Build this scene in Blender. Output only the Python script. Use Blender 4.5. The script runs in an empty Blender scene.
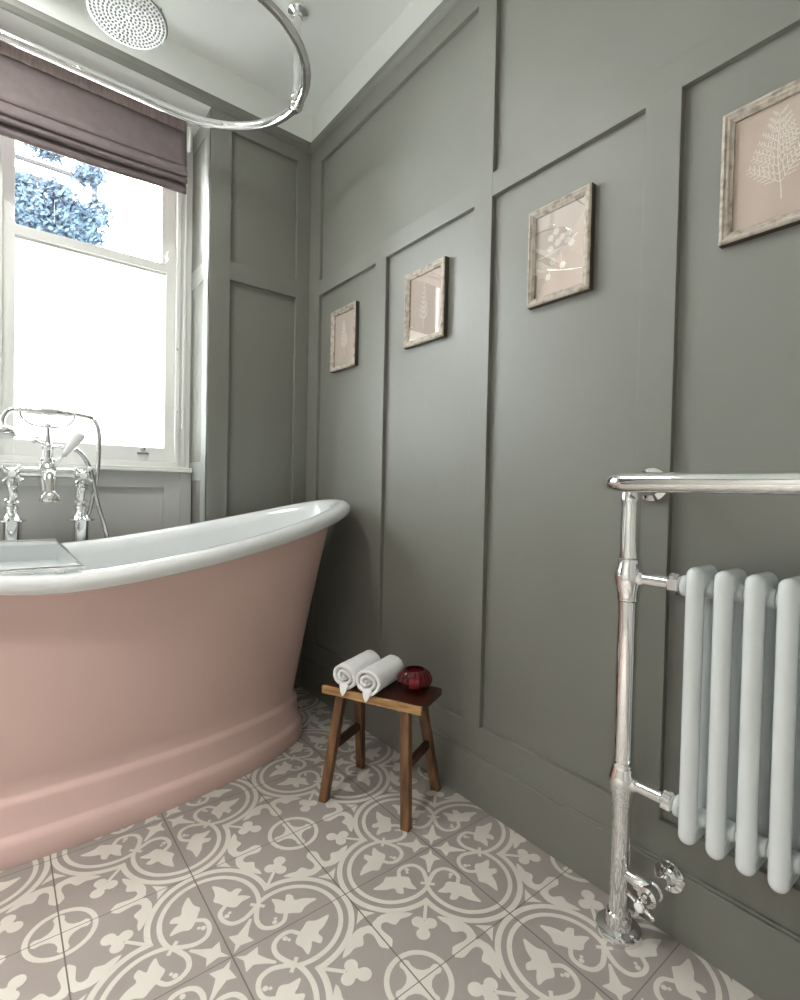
import bpy, bmesh, math, random
from mathutils import Vector, Matrix
PI = math.pi
rnd = random.Random(7)
SC = bpy.context.scene
COL = SC.collection

# ------------------------------------------------------------------ materials
def srgb(r, g, b):
    f = lambda c: (c/255/12.92) if c/255 <= .04045 else ((c/255+.055)/1.055)**2.4
    return (f(r), f(g), f(b), 1)

def mat(name, col, rough=.5, metal=0, **kw):
    m = bpy.data.materials.new(name); m.use_nodes = True
    p = m.node_tree.nodes['Principled BSDF']
    p.inputs['Base Color'].default_value = col
    p.inputs['Roughness'].default_value = rough
    p.inputs['Metallic'].default_value = metal
    for k, v in kw.items():
        p.inputs[k.replace('_', ' ')].default_value = v
    return m

def nodes(m):
    return m.node_tree.nodes, m.node_tree.links, m.node_tree.nodes['Principled BSDF']

def noisy(m, col2, scale=6, amount=.5, bump=0, bscale=60, stretch=(1, 1, 1), dist=.002, detail=4, ramp=(.35, .65)):
    n, l, p = nodes(m)
    tc = n.new('ShaderNodeTexCoord'); mp = n.new('ShaderNodeMapping'); mp.inputs['Scale'].default_value = stretch
    l.new(tc.outputs['Object'], mp.inputs['Vector'])
    no = n.new('ShaderNodeTexNoise'); no.inputs['Scale'].default_value = scale; no.inputs['Detail'].default_value = detail
    l.new(mp.outputs[0], no.inputs['Vector'])
    r = n.new('ShaderNodeMapRange'); r.inputs[1].default_value = ramp[0]; r.inputs[2].default_value = ramp[1]
    r.inputs[4].default_value = amount
    l.new(no.outputs[0], r.inputs[0])
    mx = n.new('ShaderNodeMix'); mx.data_type = 'RGBA'
    mx.inputs[6].default_value = p.inputs['Base Color'].default_value; mx.inputs[7].default_value = col2
    l.new(r.outputs[0], mx.inputs[0]); l.new(mx.outputs[2], p.inputs['Base Color'])
    if bump:
        nb = n.new('ShaderNodeTexNoise'); nb.inputs['Scale'].default_value = bscale; nb.inputs['Detail'].default_value = 3
        l.new(mp.outputs[0], nb.inputs['Vector'])
        b = n.new('ShaderNodeBump'); b.inputs['Strength'].default_value = bump; b.inputs['Distance'].default_value = dist
        l.new(nb.outputs[0], b.inputs['Height']); l.new(b.outputs[0], p.inputs['Normal'])
    return m

def tile_mat(name, col, col2):
    """cement tile with thin joints every P/2 metres, laid out from the joint at (X0, Y0)"""
    m = noisy(mat(name, col, .42), col2, 5, .8)
    n, l, p = nodes(m)
    src = p.inputs['Base Color'].links[0].from_socket
    tc = n.new('ShaderNodeTexCoord'); sp = n.new('ShaderNodeSeparateXYZ'); l.new(tc.outputs['Object'], sp.inputs[0])
    outs = []
    for ax, o, w in ((0, TX0, .0014), (1, TY0, .0010)):
        a = n.new('ShaderNodeMath'); a.operation = 'SUBTRACT'; l.new(sp.outputs[ax], a.inputs[0]); a.inputs[1].default_value = o - TP*20 + TP/4
        b = n.new('ShaderNodeMath'); b.operation = 'MODULO'; l.new(a.outputs[0], b.inputs[0]); b.inputs[1].default_value = TP/2
        c = n.new('ShaderNodeMath'); c.operation = 'SUBTRACT'; l.new(b.outputs[0], c.inputs[0]); c.inputs[1].default_value = TP/4
        d = n.new('ShaderNodeMath'); d.operation = 'ABSOLUTE'; l.new(c.outputs[0], d.inputs[0])
        e = n.new('ShaderNodeMath'); e.operation = 'LESS_THAN'; l.new(d.outputs[0], e.inputs[0]); e.inputs[1].default_value = w
        outs.append(e.outputs[0])
    mxm = n.new('ShaderNodeMath'); mxm.operation = 'MAXIMUM'; l.new(outs[0], mxm.inputs[0]); l.new(outs[1], mxm.inputs[1])
    mx = n.new('ShaderNodeMix'); mx.data_type = 'RGBA'; l.new(mxm.outputs[0], mx.inputs[0])
    l.new(src, mx.inputs[6]); mx.inputs[7].default_value = srgb(104, 97, 90)
    l.new(mx.outputs[2], p.inputs['Base Color'])
    return m

def thin_glass(name, tint=(1, 1, 1, 1), k=1.0):
    m = bpy.data.materials.new(name); m.use_nodes = True; n = m.node_tree.nodes; l = m.node_tree.links
    n.remove(n['Principled BSDF']); out = n['Material Output']
    t = n.new('ShaderNodeBsdfTransparent'); t.inputs[0].default_value = tint
    g = n.new('ShaderNodeBsdfGlossy'); g.inputs['Roughness'].default_value = .015
    f = n.new('ShaderNodeFresnel'); f.inputs[0].default_value = 1.5
    q = n.new('ShaderNodeMath'); q.operation = 'MULTIPLY'; q.inputs[1].default_value = k; l.new(f.outputs[0], q.inputs[0])
    mx = n.new('ShaderNodeMixShader'); l.new(q.outputs[0], mx.inputs[0]); l.new(t.outputs[0], mx.inputs[1]); l.new(g.outputs[0], mx.inputs[2])
    l.new(mx.outputs[0], out.inputs[0])
    return m

def frosted_glass(name):
    m = bpy.data.materials.new(name); m.use_nodes = True; n = m.node_tree.nodes; l = m.node_tree.links
    n.remove(n['Principled BSDF']); out = n['Material Output']
    t = n.new('ShaderNodeBsdfTranslucent'); t.inputs[0].default_value = (.97, .985, .99, 1)
    g = n.new('ShaderNodeBsdfGlossy'); g.inputs['Roughness'].default_value = .4
    f = n.new('ShaderNodeFresnel'); f.inputs[0].default_value = 1.4
    mx = n.new('ShaderNodeMixShader'); l.new(f.outputs[0], mx.inputs[0]); l.new(t.outputs[0], mx.inputs[1]); l.new(g.outputs[0], mx.inputs[2])
    l.new(mx.outputs[0], out.inputs[0])
    return m

TP = .524; TX0 = -.758; TY0 = .9775           # tile pattern period and the centre of one quatrefoil
M = {}
M['paint'] = noisy(mat('sage_grey_eggshell', srgb(121, 121, 114), .46), srgb(116, 116, 109), 3, .6, .04, 260, dist=.001)
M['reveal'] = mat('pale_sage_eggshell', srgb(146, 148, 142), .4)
M['dado'] = mat('eggshell_with_window_haze', srgb(194, 194, 191), .4)  # wall paint below the sill, lightened: window haze put into its colour
M['soffit'] = mat('soffit_emulsion', srgb(222, 223, 218), .7)
M['sash'] = mat('window_white_gloss', srgb(226, 226, 222), .3)
M['ceil'] = noisy(mat('ceiling_emulsion', srgb(240, 242, 239), .8), srgb(236, 239, 235), 2, .6)
M['plain'] = mat('pale_wall_emulsion', srgb(205, 205, 200), .7)
M['tile'] = tile_mat('cement_tile_taupe', srgb(152, 145, 140), srgb(144, 137, 132))
M['inlay'] = tile_mat('cement_tile_ivory', srgb(203, 199, 191), srgb(194, 190, 181))
M['chrome'] = mat('polished_chrome', (.86, .86, .86, 1), .05, 1)
M['chrome2'] = mat('brushed_chrome', (.62, .62, .62, 1), .16, 1)
M['enamel'] = mat('white_enamel', srgb(224, 226, 226), .12, Coat_Weight=.5)
M['pink'] = noisy(mat('dusty_pink_satin', srgb(214, 183, 175), .40), srgb(209, 178, 170), 2, .5)
M['radwhite'] = mat('radiator_gloss_white', srgb(216, 221, 222), .16, Coat_Weight=.3)
M['ceramic'] = mat('white_ceramic', srgb(240, 240, 238), .15)
M['rubber'] = mat('dark_rubber', srgb(40, 38, 36), .6)
M['blind'] = noisy(mat('mauve_grey_linen', srgb(108, 97, 96), .65, Sheen_Weight=.2), srgb(99, 88, 87), 30, .6, .15, 500, dist=.0006)
M['blind_hem'] = noisy(mat('mauve_linen_sheen', srgb(134, 118, 117), .5), srgb(172, 154, 151), 9, .5, stretch=(9, 1, 1.5))
M['cordw'] = mat('white_cord', srgb(225, 225, 220), .5)
M['glass'] = thin_glass('clear_window_glass')
M['picglass'] = thin_glass('picture_glass', k=.4)
M['frost'] = frosted_glass('obscured_window_glass')
M['acrylic'] = thin_glass('clear_acrylic', (.95, .97, .97, 1), 1.0)
_n = M['acrylic'].node_tree.nodes; _l = M['acrylic'].node_tree.links; _o = _n['Material Output']
_d = _n.new('ShaderNodeBsdfDiffuse'); _d.inputs[0].default_value = (.95, .97, .97, 1); _m = _n.new('ShaderNodeMixShader'); _m.inputs[0].default_value = .32
_l.new(_o.inputs[0].links[0].from_socket, _m.inputs[1]); _l.new(_d.outputs[0], _m.inputs[2]); _l.new(_m.outputs[0], _o.inputs[0])
M['redglass'] = mat('ruby_glass', (.42, .03, .06, 1), .03, 0, Transmission_Weight=.95, IOR=1.5)
M['wax'] = mat('pale_wax', srgb(225, 160, 160), .5)
M['towel'] = noisy(mat('white_terry', srgb(250, 250, 250), .95, Sheen_Weight=.4), srgb(240, 240, 241), 60, .5, .7, 420, dist=.003)
M['wood_top'] = noisy(mat('dark_red_brown_wood', srgb(70, 32, 22), .3), srgb(42, 18, 13), 8, .8, .2, 60, stretch=(1, 6, 6))
M['wood_edge'] = noisy(mat('raw_pale_wood', srgb(190, 150, 100), .6), srgb(110, 72, 38), 14, .7, .3, 80, stretch=(1, 5, 5))
M['wood_leg'] = noisy(mat('worn_brown_wood', srgb(122, 86, 52), .42), srgb(62, 36, 22), 9, .9, .25, 70, stretch=(5, 5, .7))
M['frame'] = noisy(mat('weathered_limed_wood', srgb(178, 168, 156), .7), srgb(112, 102, 92), 60, .8, .5, 200, stretch=(1, 1, 1), ramp=(.45, .7))
M['frame_side'] = mat('dark_frame_edge', srgb(70, 62, 55), .6)
M['paper'] = noisy(mat('dusty_pink_paper', srgb(208, 192, 181), .8), srgb(199, 181, 170), 5, .7, stretch=(3, 3, .6))
M['print'] = mat('cream_print_ink', srgb(250, 244, 234), .8)
M['leaf'] = noisy(mat('tree_leaf', (.012, .0185, .026, 1), .9, 0, Specular_IOR_Level=0), (.024, .034, .044, 1), 3, .9)
M['bark'] = mat('tree_bark', (.010, .010, .010, 1), .9, 0, Specular_IOR_Level=0)
M['render'] = mat('white_rendered_wall', srgb(235, 235, 230), .9)
M['ledge'] = mat('grey_stone_ledge', (.010, .010, .010, 1), .9, 0, Specular_IOR_Level=0)
M['lead'] = mat('lead_downpipe', (.009, .009, .009, 1), .8, 0, Specular_IOR_Level=0)
M['ground'] = mat('pale_gravel', srgb(200, 198, 190), .9)

# ------------------------------------------------------------------ mesh tools
def root_loc(o):
    v = Vector((0, 0, 0))
    while o is not None:
        v += o.location; o = o.parent
    return v

def obj(name, bm, m, parent=None, smooth=True, bevel=0, angle=35, seg=2):
    me = bpy.data.meshes.new(name)
    if parent is not None:
        bmesh.ops.translate(bm, verts=bm.verts, vec=-root_loc(parent))
    bmesh.ops.recalc_face_normals(bm, faces=bm.faces)
    bm.to_mesh(me); bm.free()
    o = bpy.data.objects.new(name, me); COL.objects.link(o)
    for mm in (m if isinstance(m, (list, tuple)) else [m]):
        me.materials.append(mm)
    if parent is not None:
        o.parent = parent
    if bevel:
        b = o.modifiers.new('bevel', 'BEVEL'); b.width = bevel; b.segments = seg; b.limit_method = 'ANGLE'; b.angle_limit = math.radians(40)
    if smooth:
        for p in me.polygons: p.use_smooth = True
        me.set_sharp_from_angle(angle=math.radians(angle))
    return o

def thing(name, label, cat, loc=(0, 0, 0), group=None):
    o = bpy.data.objects.new(name, None); COL.objects.link(o); o.empty_display_size = .05
    o.location = loc; o['label'] = label; o['category'] = cat
    if group: o['group'] = group
    return o

def struct(name, bm, m, **k):
    o = obj(name, bm, m, **k); o['kind'] = 'structure'; return o

def BM(): return bmesh.new()

def box(bm, x0, x1, y0, y1, z0, z1, mi=0):
    vs = [bm.verts.new((x, y, z)) for z in (z0, z1) for y in (y0, y1) for x in (x0, x1)]
    for q in ((0, 1, 3, 2), (4, 5, 7, 6), (0, 1, 5, 4), (2, 3, 7, 6), (0, 2, 6, 4), (1, 3, 7, 5)):
        f = bm.faces.new([vs[i] for i in q]); f.material_index = mi

def orient_box(bm, c, ax, ay, az, hx, hy, hz, mi=0):
    c = Vector(c); vs = []
    for k in (-1, 1):
        for j in (-1, 1):
            for i in (-1, 1):
                vs.append(bm.verts.new(c + ax*(i*hx) + ay*(j*hy) + az*(k*hz)))
    for q in ((0, 1, 3, 2), (4, 5, 7, 6), (0, 1, 5, 4), (2, 3, 7, 6), (0, 2, 6, 4), (1, 3, 7, 5)):
        f = bm.faces.new([vs[i] for i in q]); f.material_index = mi

def catmull(pts, n=8, closed=False):
    P = [Vector(p) for p in pts]; out = []; L = len(P)
    rng = range(L if closed else L-1)
    for i in rng:
        p0 = P[(i-1) % L] if (closed or i > 0) else P[0]*2 - P[1]
        p1 = P[i]; p2 = P[(i+1) % L]
        p3 = P[(i+2) % L] if (closed or i+2 < L) else P[-1]*2 - P[-2]
        for k in range(n):
            t = k/n
            out.append(.5*((2*p1) + (p2-p0)*t + (2*p0-5*p1+4*p2-p3)*t*t + (3*p1-p0-3*p2+p3)*t**3))
    if not closed: out.append(P[-1])
    return out

def tube(bm, pts, r, seg=14, caps=True, closed=False, mi=0, flat=None):
    """swept circle; r a number or a list per point; flat = (su, sv) squashes the section"""
    P = [Vector(p) for p in pts]; n = len(P)
    R = r if isinstance(r, (list, tuple)) else [r]*n
    T = []
    for i in range(n):
        a = P[(i-1) % n] if (closed or i > 0) else P[i]; b = P[(i+1) % n] if (closed or i < n-1) else P[i]
        T.append((b-a).normalized())
    up = Vector((0, 0, 1)) if abs(T[0].z) < .9 else Vector((1, 0, 0))
    N = (up - T[0]*up.dot(T[0])).normalized(); rings = []
    for i in range(n):
        if i:
            N = N - T[i]*N.dot(T[i]); N.normalize()
        B = T[i].cross(N)
        su, sv = flat or (1, 1)
        rings.append([bm.verts.new(P[i] + (N*math.cos(2*PI*k/seg)*su + B*math.sin(2*PI*k/seg)*sv)*R[i]) for k in range(seg)])
    for i in range(n if closed else n-1):
        a, b = rings[i], rings[(i+1) % n]
        for k in range(seg):
            f = bm.faces.new((a[k], a[(k+1) % seg], b[(k+1) % seg], b[k])); f.material_index = mi
    if caps and not closed:
        for q in (rings[0], rings[-1]):
            f = bm.faces.new(q); f.material_index = mi

def lathe(bm, c, axis, prof, seg=24, ribs=0, depth=0, mi=0):
    """profile = list of (distance along axis, radius) turned round the axis through c"""
    c = Vector(c); A = Vector(axis).normalized()
    up = Vector((0, 0, 1)) if abs(A.z) < .9 else Vector((1, 0, 0))
    N = (up - A*up.dot(A)).normalized(); B = A.cross(N); rings = []
    for (t, r) in prof:
        if r < 1e-5:
            rings.append([bm.verts.new(c + A*t)])
        else:
            rings.append([bm.verts.new(c + A*t + (N*math.cos(2*PI*k/seg) + B*math.sin(2*PI*k/seg)) *
                         r*(1 + (depth*math.cos(ribs*2*PI*k/seg) if ribs else 0))) for k in range(seg)])
    for a, b in zip(rings, rings[1:]):
        for k in range(seg):
            va = [a[0]] if len(a) == 1 else [a[k], a[(k+1) % seg]]
            vb = [b[0]] if len(b) == 1 else [b[(k+1) % seg], b[k]]
            if len(va)+len(vb) > 2:
                f = bm.faces.new(va+vb); f.material_index = mi
    for q in (rings[0], rings[-1]):
        if len(q) > 2:
            f = bm.faces.new(q); f.material_index = mi

def ball(bm, c, r, seg=16, squash=(1, 1, 1)):
    m = Matrix.Translation(c) @ Matrix.Diagonal((squash[0], squash[1], squash[2], 1))
    bmesh.ops.create_uvsphere(bm, u_segments=seg, v_segments=seg//2+2, radius=r, matrix=m)

# ------------------------------------------------------------------ the setting
RW = .115            # wall thickness
D = .015             # how deep the panels sit behind the stiles
ZT, ZC = 2.46, 2.635
XL, YR, YB = -2.65, -1.35, 2.144
RX0, RX1, RY = -1.915, -.453, 2.40            # window recess: left, right, depth

# floor with the inlaid pattern of the tiles
def frac_pattern():
    polys = []
    def arc(c, r0, r1, a0, a1, b0, b1, n=20):
        for i in range(n):
            t0, t1 = i/n, (i+1)/n
            P = lambda r, a: (c[0]+r*math.cos(a), c[1]+r*math.sin(a))
            polys.append([P(r0, a0+(a1-a0)*t0), P(r0, a0+(a1-a0)*t1), P(r1, b0+(b1-b0)*t1), P(r1, b0+(b1-b0)*t0)])
    def stroke(pts, w, n=6):
        q = catmull([(p[0], p[1], 0) for p in pts], n)
        W = w if isinstance(w, (list, tuple)) else (w, w)
        L = []; m = len(q)
        for i in range(m):
            t = (q[min(i+1, m-1)] - q[max(i-1, 0)]).normalized(); nn = Vector((-t.y, t.x, 0))
            ww = W[0] + (W[1]-W[0])*i/(m-1)
            L.append((q[i]+nn*ww/2, q[i]-nn*ww/2))
        for a, b in zip(L, L[1:]):
            polys.append([(a[0].x, a[0].y), (b[0].x, b[0].y), (b[1].x, b[1].y), (a[1].x, a[1].y)])
    def blob(pts, sm=3):
        q = catmull([(p[0], p[1], 0) for p in pts], sm, True)
        polys.append([(v.x, v.y) for v in q])
    def circ(c, r, n=14): polys.append([(c[0]+r*math.cos(2*PI*k/n), c[1]+r*math.sin(2*PI*k/n)) for k in range(n)])
    rad = math.radians
    arc((.5, 0), .50, .452, 0, PI/2, 0, rad(96.3))
    arc((.5, 0), .408, .368, 0, rad(105.2), 0, rad(119.7))
    stroke([(.35, .352), (.305, .275), (.272, .185), (.29, .10), (.36, .055), (.445, .06), (.50, .125)], (.042, .036))
    circ((.385, .095), .021); circ((.405, .125), .014)
    stroke([(.295, .385), (.385, .295)], .030, 2)                       # tie where the lobes meet
    blob([(.50, .115), (.455, .15), (.43, .19), (.455, .25), (.462, .33), (.515, .285), (.545, .245), (.585, .30), (.625, .262),
          (.618, .205), (.69, .175), (.775, .105), (.70, .095), (.65, .085), (.60, .055), (.555, .082)])
    # four-pointed star on the diagonal
    polys.append([(.018, .018), (.085, .055), (.185, .035), (.16, .10), (.205, .175), (.25, .235), (.235, .25), (.175, .205), (.10, .16), (.035, .185), (.055, .085)])
    # trefoil on its stem
    stroke([(.50, .50), (.62, .62)], .030, 2)
    circ((.675, .600), .052); circ((.600, .675), .052); circ((.715, .715), .056); circ((.66, .66), .05)
    # ring and cross at the corner of the cell
    arc((1, 1), .255, .215, PI, 1.5*PI, PI, 1.5*PI, 14)
    polys.append([(1, 1), (1, .80), (.975, .803), (.958, .825), (.966, .87), (.952, .915), (.935, .935), (.915, .952), (.87, .966), (.825, .958), (.803, .975), (.80, 1)])
    # scroll across the edge of the cell
    blob([(1.0, .645), (.965, .635), (.942, .60), (.952, .53), (.955, .475), (.925, .440), (.885, .448), (.865, .485), (.835, .515), (.775, .495), (.72, .512), (.655, .51),
          (.725, .445), (.80, .392), (.88, .366), (.95, .378), (1.0, .418)], 2)
    polys.append([(1, .205), (.905, .322), (.95, .308), (1, .30)])
    return polys

def build_floor():
    bm = BM()
    box(bm, XL-RW, RW, YR-RW, RY+RW, -.06, 0, 0)
    polys = frac_pattern(); s = TP/2; cnt = 0
    XM = -.004
    for ci in range(-4, 3):
        for cj in range(-2, 4):
            cx, cy = TX0+ci*TP, TY0+cj*TP
            if cx-s > 0 or cy-s > 2.15 or cx+s < XL or cy+s < -.2: continue
            for pi_, P in enumerate(polys):
                for sw in (0, 1):
                    for sx in (1, -1):
                        for sy in (1, -1):
                            pts = []; zz = .0003 + (pi_ % 9)*.00004 + (sw*4+(sx > 0)*2+(sy > 0))*.000004
                            for u, v in P:
                                if sw: u, v = v, u
                                pts.append((cx+sx*u*s, cy+sy*v*s))
                            if min(p[0] for p in pts) > XM or max(p[1] for p in pts) > YB+.2: continue
                            ps = [(min(p[0], XM), p[1]) for p in pts]
                            try:
                                f = bm.faces.new([bm.verts.new((p[0], p[1], zz)) for p in ps]); f.material_index = 1
                            except ValueError: pass
    for f in bm.faces:
        if f.material_index == 1:
            f.normal_update()
            if f.normal.z < 0: f.normal_flip()
    me = bpy.data.meshes.new('floor'); bm.to_mesh(me); bm.free()
    me.materials.append(M['tile']); me.materials.append(M['inlay'])
    o = bpy.data.objects.new('floor', me); COL.objects.link(o); o['kind'] = 'structure'
build_floor()

bm = BM(); box(bm, XL-RW, RW, YR-RW, YB+RW*0+.02, ZC, ZC+.08)
struct('ceiling', bm, M['ceil'], smooth=False)

# right wall: recessed panels behind stiles and rails
bm = BM()
box(bm, D, D+RW, YR, RY+.1, 0, ZC)
def stile(y0, y1, z0, z1): box(bm, 0, D+.002, y0, y1, z0, z1)
stile(2.052, YB, .0, ZT)
stile(1.549, 1.618, .22, 1.80)
stile(1.033, 1.105, .22, ZT-.05)
stile(.507, .584, .22, 1.80)
stile(-.02, .05, .22, ZT-.05)
stile(-.55, -.48, .22, 1.80)
stile(-1.10, -1.03, .22, ZT-.05)
box(bm, .0006, D+.001, YR, 2.06, 1.789, 1.857)
box(bm, .0006, D+.001, YR, 2.06, 2.383, ZT)
box(bm, .0006, D+.001, YR, 2.06, .10, .229)
struct('wall_right', bm, M['paint'], bevel=.0012, smooth=False)
bm = BM(); box(bm, -.009, .006, YR, YB, 0, .143); box(bm, -.005, .006, YR, YB, .143, .150)
struct('baseboard_right', bm, M['paint'], bevel=.0025, smooth=False)

# back wall: pier right of the window, recess with panelled reveals, soffit, panel below the sill
bm = BM()
def yb(x0, x1, z0, z1, y0=YB, y1=None): box(bm, x0, x1, y0, (y1 if y1 is not None else y0+D+.002), z0, z1)
for (a, b) in ((RX1, 0), (XL, RX0)):
    box(bm, a + (.004 if a == RX1 else 0), b - (.004 if b == RX0 else 0), YB+D, RY+.12, 0, ZC)
    for (c, d) in (((a, a+.086), (b-.066, b))):
        yb(c, d, 0, ZT)
    yb(a, b, 2.40, ZT, YB+.0006); yb(a, b, 1.79, 1.868, YB+.0006); yb(a, b, .0, .229, YB+.0006)
struct('wall_back', bm, M['paint'], bevel=.0012, smooth=False)
bm = BM(); box(bm, RX0-.01, RX1+.01, YB+.004, RY+.12, ZT, ZC)                       # lintel: its underside is the soffit
struct('trim_6', bm, M['soffit'], smooth=False)
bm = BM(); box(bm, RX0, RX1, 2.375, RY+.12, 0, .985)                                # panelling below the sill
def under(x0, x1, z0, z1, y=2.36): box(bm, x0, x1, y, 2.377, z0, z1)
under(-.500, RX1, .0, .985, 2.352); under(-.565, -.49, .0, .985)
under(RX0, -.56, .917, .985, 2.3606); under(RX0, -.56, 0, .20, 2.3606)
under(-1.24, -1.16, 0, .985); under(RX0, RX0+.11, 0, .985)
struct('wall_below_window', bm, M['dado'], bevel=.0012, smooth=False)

def reveal(name, x, s):
    bm = BM()
    X = lambda a, b: (min(x+s*a, x+s*b), max(x+s*a, x+s*b))
    def rb(a, b, y0, y1, z0, z1): q = X(a, b); box(bm, q[0], q[1], y0, y1, z0, z1)
    rb(.016, .03, YB+.004, RY+.02, 0, ZT-.002)                      # sunk panel
    rb(0, .018, YB+.001, 2.225, 0, ZT-.001)                         # front stile
    rb(0, .018, 2.385, RY+.02, 0, ZT-.001)
    for z0, z1 in ((2.38, ZT-.002), (1.79, 1.868), (.95, 1.03)):
        rb(.0006, .017, 2.22, 2.39, z0, z1)
    return struct(name, bm, M['reveal'], bevel=.0015, smooth=False)
reveal('trim_1', RX1, 1); reveal('trim_2', RX0, -1)
# picture moulding between panelling and white frieze
bm = BM()
def mould_run(ax):
    prof = [(0, ZT-.004), (-.006, ZT), (-.016, ZT+.012), (-.018, ZT+.026), (-.010, ZT+.030), (-.010, ZT+.040), (.002, ZT+.040)]
    rings = []
    for P in ax:
        rings.append([bm.verts.new((P[0]+P[2]*o, P[1]+P[3]*o, z)) for o, z in prof])
    for a, b in zip(rings, rings[1:]):
        for i in range(len(prof)):
            j = (i+1) % len(prof); bm.faces.new((a[i], a[j], b[j], b[i]))
    bm.faces.new(rings[0]); bm.faces.new(rings[-1])
mould_run([(0, YR, 1, 0), (0, YB, 1, 1), (XL, YB, -1, 1), (XL, YR, -1, 0)])
struct('trim_3', bm, M['paint'], smooth=False)
# white frieze above the moulding
bm = BM(); box(bm, .004, .02, YR, YB+.01, ZT+.039, ZC); box(bm, XL, .02, YB-.0005, YB+.02, ZT+.039, ZC)
struct('trim_4', bm, M['ceil'], smooth=False)
bm = BM(); box(bm, XL-RW, XL, YR-RW, RY+.1, 0, ZC); struct('wall_left', bm, M['plain'], smooth=False)
bm = BM(); box(bm, XL, D+RW, YR-RW, YR, 0, ZC); struct('wall_rear', bm, M['plain'], smooth=False)

# sill
bm = BM()
box(bm, RX0+.001, RX1-.001, 2.333, 2.42, .985, .996); box(bm, RX0+.001, RX1-.001, 2.338, 2.42, .996, 1.006)
struct('windowsill', bm, M['sash'], bevel=.003, smooth=False)

# ------------------------------------------------------------------ sash windows
def horn(bm, x, s, z, y0, y1):
    """curved horn standing on the end of a meeting rail"""
    out = [(0, 0), (.054, 0), (.048, .012), (.040, .024), (.046, .040), (.042, .060), (.030, .074), (.014, .080), (0, .082)]
    rings = [[bm.verts.new((x + s*(a-.0), y, z+b)) for a, b in out] for y in (y0, y1)]
    for i in range(len(out)):
        j = (i+1) % len(out); bm.faces.new((rings[0][i], rings[0][j], rings[1][j], rings[1][i]))
    bm.faces.new(rings[0]); bm.faces.new(rings[1])

def sash_window(name, x0, x1):
    """x0..x1 between the linings of the box frame"""
    w = bpy.data.objects.new(name, None); COL.objects.link(w); w.location = ((x0+x1)/2, 2.42, 1.006); w['kind'] = 'structure'
    g = .050
    # box frame
    bm = BM()
    box(bm, x0-.032, x0, 2.385, 2.50, 1.0062, ZT-.001); box(bm, x1, x1+.032, 2.385, 2.50, 1.0062, ZT-.001)
    box(bm, x0-.005, x0+.012, 2.376, 2.398, 1.024, ZT-.001); box(bm, x1-.012, x1+.005, 2.376, 2.398, 1.024, ZT-.001)
    box(bm, x0, x1, 2.388, 2.50, ZT-.07, ZT-.002)
    box(bm, x0, x1, 2.378, 2.50, 1.0062, 1.028)
    obj('window_frame', bm, M['sash'], w, bevel=.0015, smooth=False)
    # lower sash, inner track
    za, zb = 1.029, 1.884
    bm = BM()
    ya, yc = 2.400, 2.436
    box(bm, x0+.001, x0+g, ya, yc, za, zb-.034); box(bm, x1-g, x1-.001, ya, yc, za, zb-.034)
    box(bm, x0+g-.002, x1-g+.002, ya+.0004, yc-.0004, za, za+.06)
    box(bm, x0+.001, x1-.001, ya-.0004, yc+.010, zb-.036, zb)
    box(bm, x0+g-.002, x1-g+.002, ya+.012, yc-.004, zb-.046, zb-.034)
    horn(bm, x0+.001, 1, zb-.001, ya+.004, yc-.006); horn(bm, x1-.001, -1, zb-.001, ya+.004, yc-.006)
    lo = obj('lower_sash', bm, M['sash'], w, bevel=.0015, smooth=False)
    bm = BM(); box(bm, x0+g-.004, x1-g+.004, ya+.016, ya+.020, za+.056, zb-.04)
    obj('frosted_pane', bm, M['frost'], w, smooth=False)
    # upper sash, outer track
    yd, ye = 2.452, 2.488
    bm = BM()
    box(bm, x0+.001, x0+.050, yd, ye, zb-.05, ZT-.07); box(bm, x1-.056, x1-.001, yd, ye, zb-.05, ZT-.07)
    box(bm, x0+.048, x1-.054, yd+.0004, ye-.0004, zb-.045, zb-.008); box(bm, x0+.048, x1-.054, yd+.0004, ye-.0004, ZT-.12, ZT-.07)
    obj('upper_sash', bm, M['sash'], w, bevel=.0015, smooth=False)
    bm = BM(); box(bm, x0+.047, x1-.053, yd+.016, yd+.020, zb-.01, ZT-.118)
    obj('clear_pane', bm, M['glass'], w, smooth=False)
    # fittings
    xm = x0 + .26*(x1-x0)
    bm = BM(); xl = x1-.135
    lathe(bm, (xl, ya-.001, za+.050), (0, -1, 0), [(0, .010), (.004, .010), (.006, .006), (.012, .0045), (.016, .008), (.020, .007), (.022, 0)], 14)
    box(bm, xl-.022, xl+.022, ya-.006, ya-.0005, za+.028, za+.036)
    obj('sash_lift', bm, M['chrome2'], w)
    bm = BM(); xk = (x0+x1)/2 + .02
    tube(bm, catmull([(xk-.018, yc, zb+.006), (xk-.008, yc, zb+.020), (xk+.010, yc, zb+.010), (xk+.018, yc, zb+.014)], 5), .003, 8)
    box(bm, xk-.016, xk+.016, yc-.008, yc+.008, zb+.0002, zb+.005)
    obj('sash_catch', bm, M['chrome2'], w)
    for k, (xx, zz) in enumerate(((x1-.006, 1.52), (x1-.006, 1.25))):
        bm = BM(); lathe(bm, (xx, 2.3762, zz), (0, -1, 0), [(0, .005), (.002, .005), (.003, .003), (.003, 0)], 12)
        obj('sash_screw', bm, M['chrome2'], w)
    return w
sash_window('window_1', -1.128, -.505)
sash_window('window_2', -1.866, -1.243)
bm = BM(); box(bm, RX0+.0008, -1.866-.033, 2.39, 2.52, 1.0065, ZT-.002); box(bm, -1.21, -1.161, 2.385, 2.52, 1.0065, ZT-.002); box(bm, -.472, RX1+.03, 2.39, 2.52, 1.0065, ZT-.002)
struct('trim_5', bm, M['sash'], smooth=False, bevel=.001)

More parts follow.
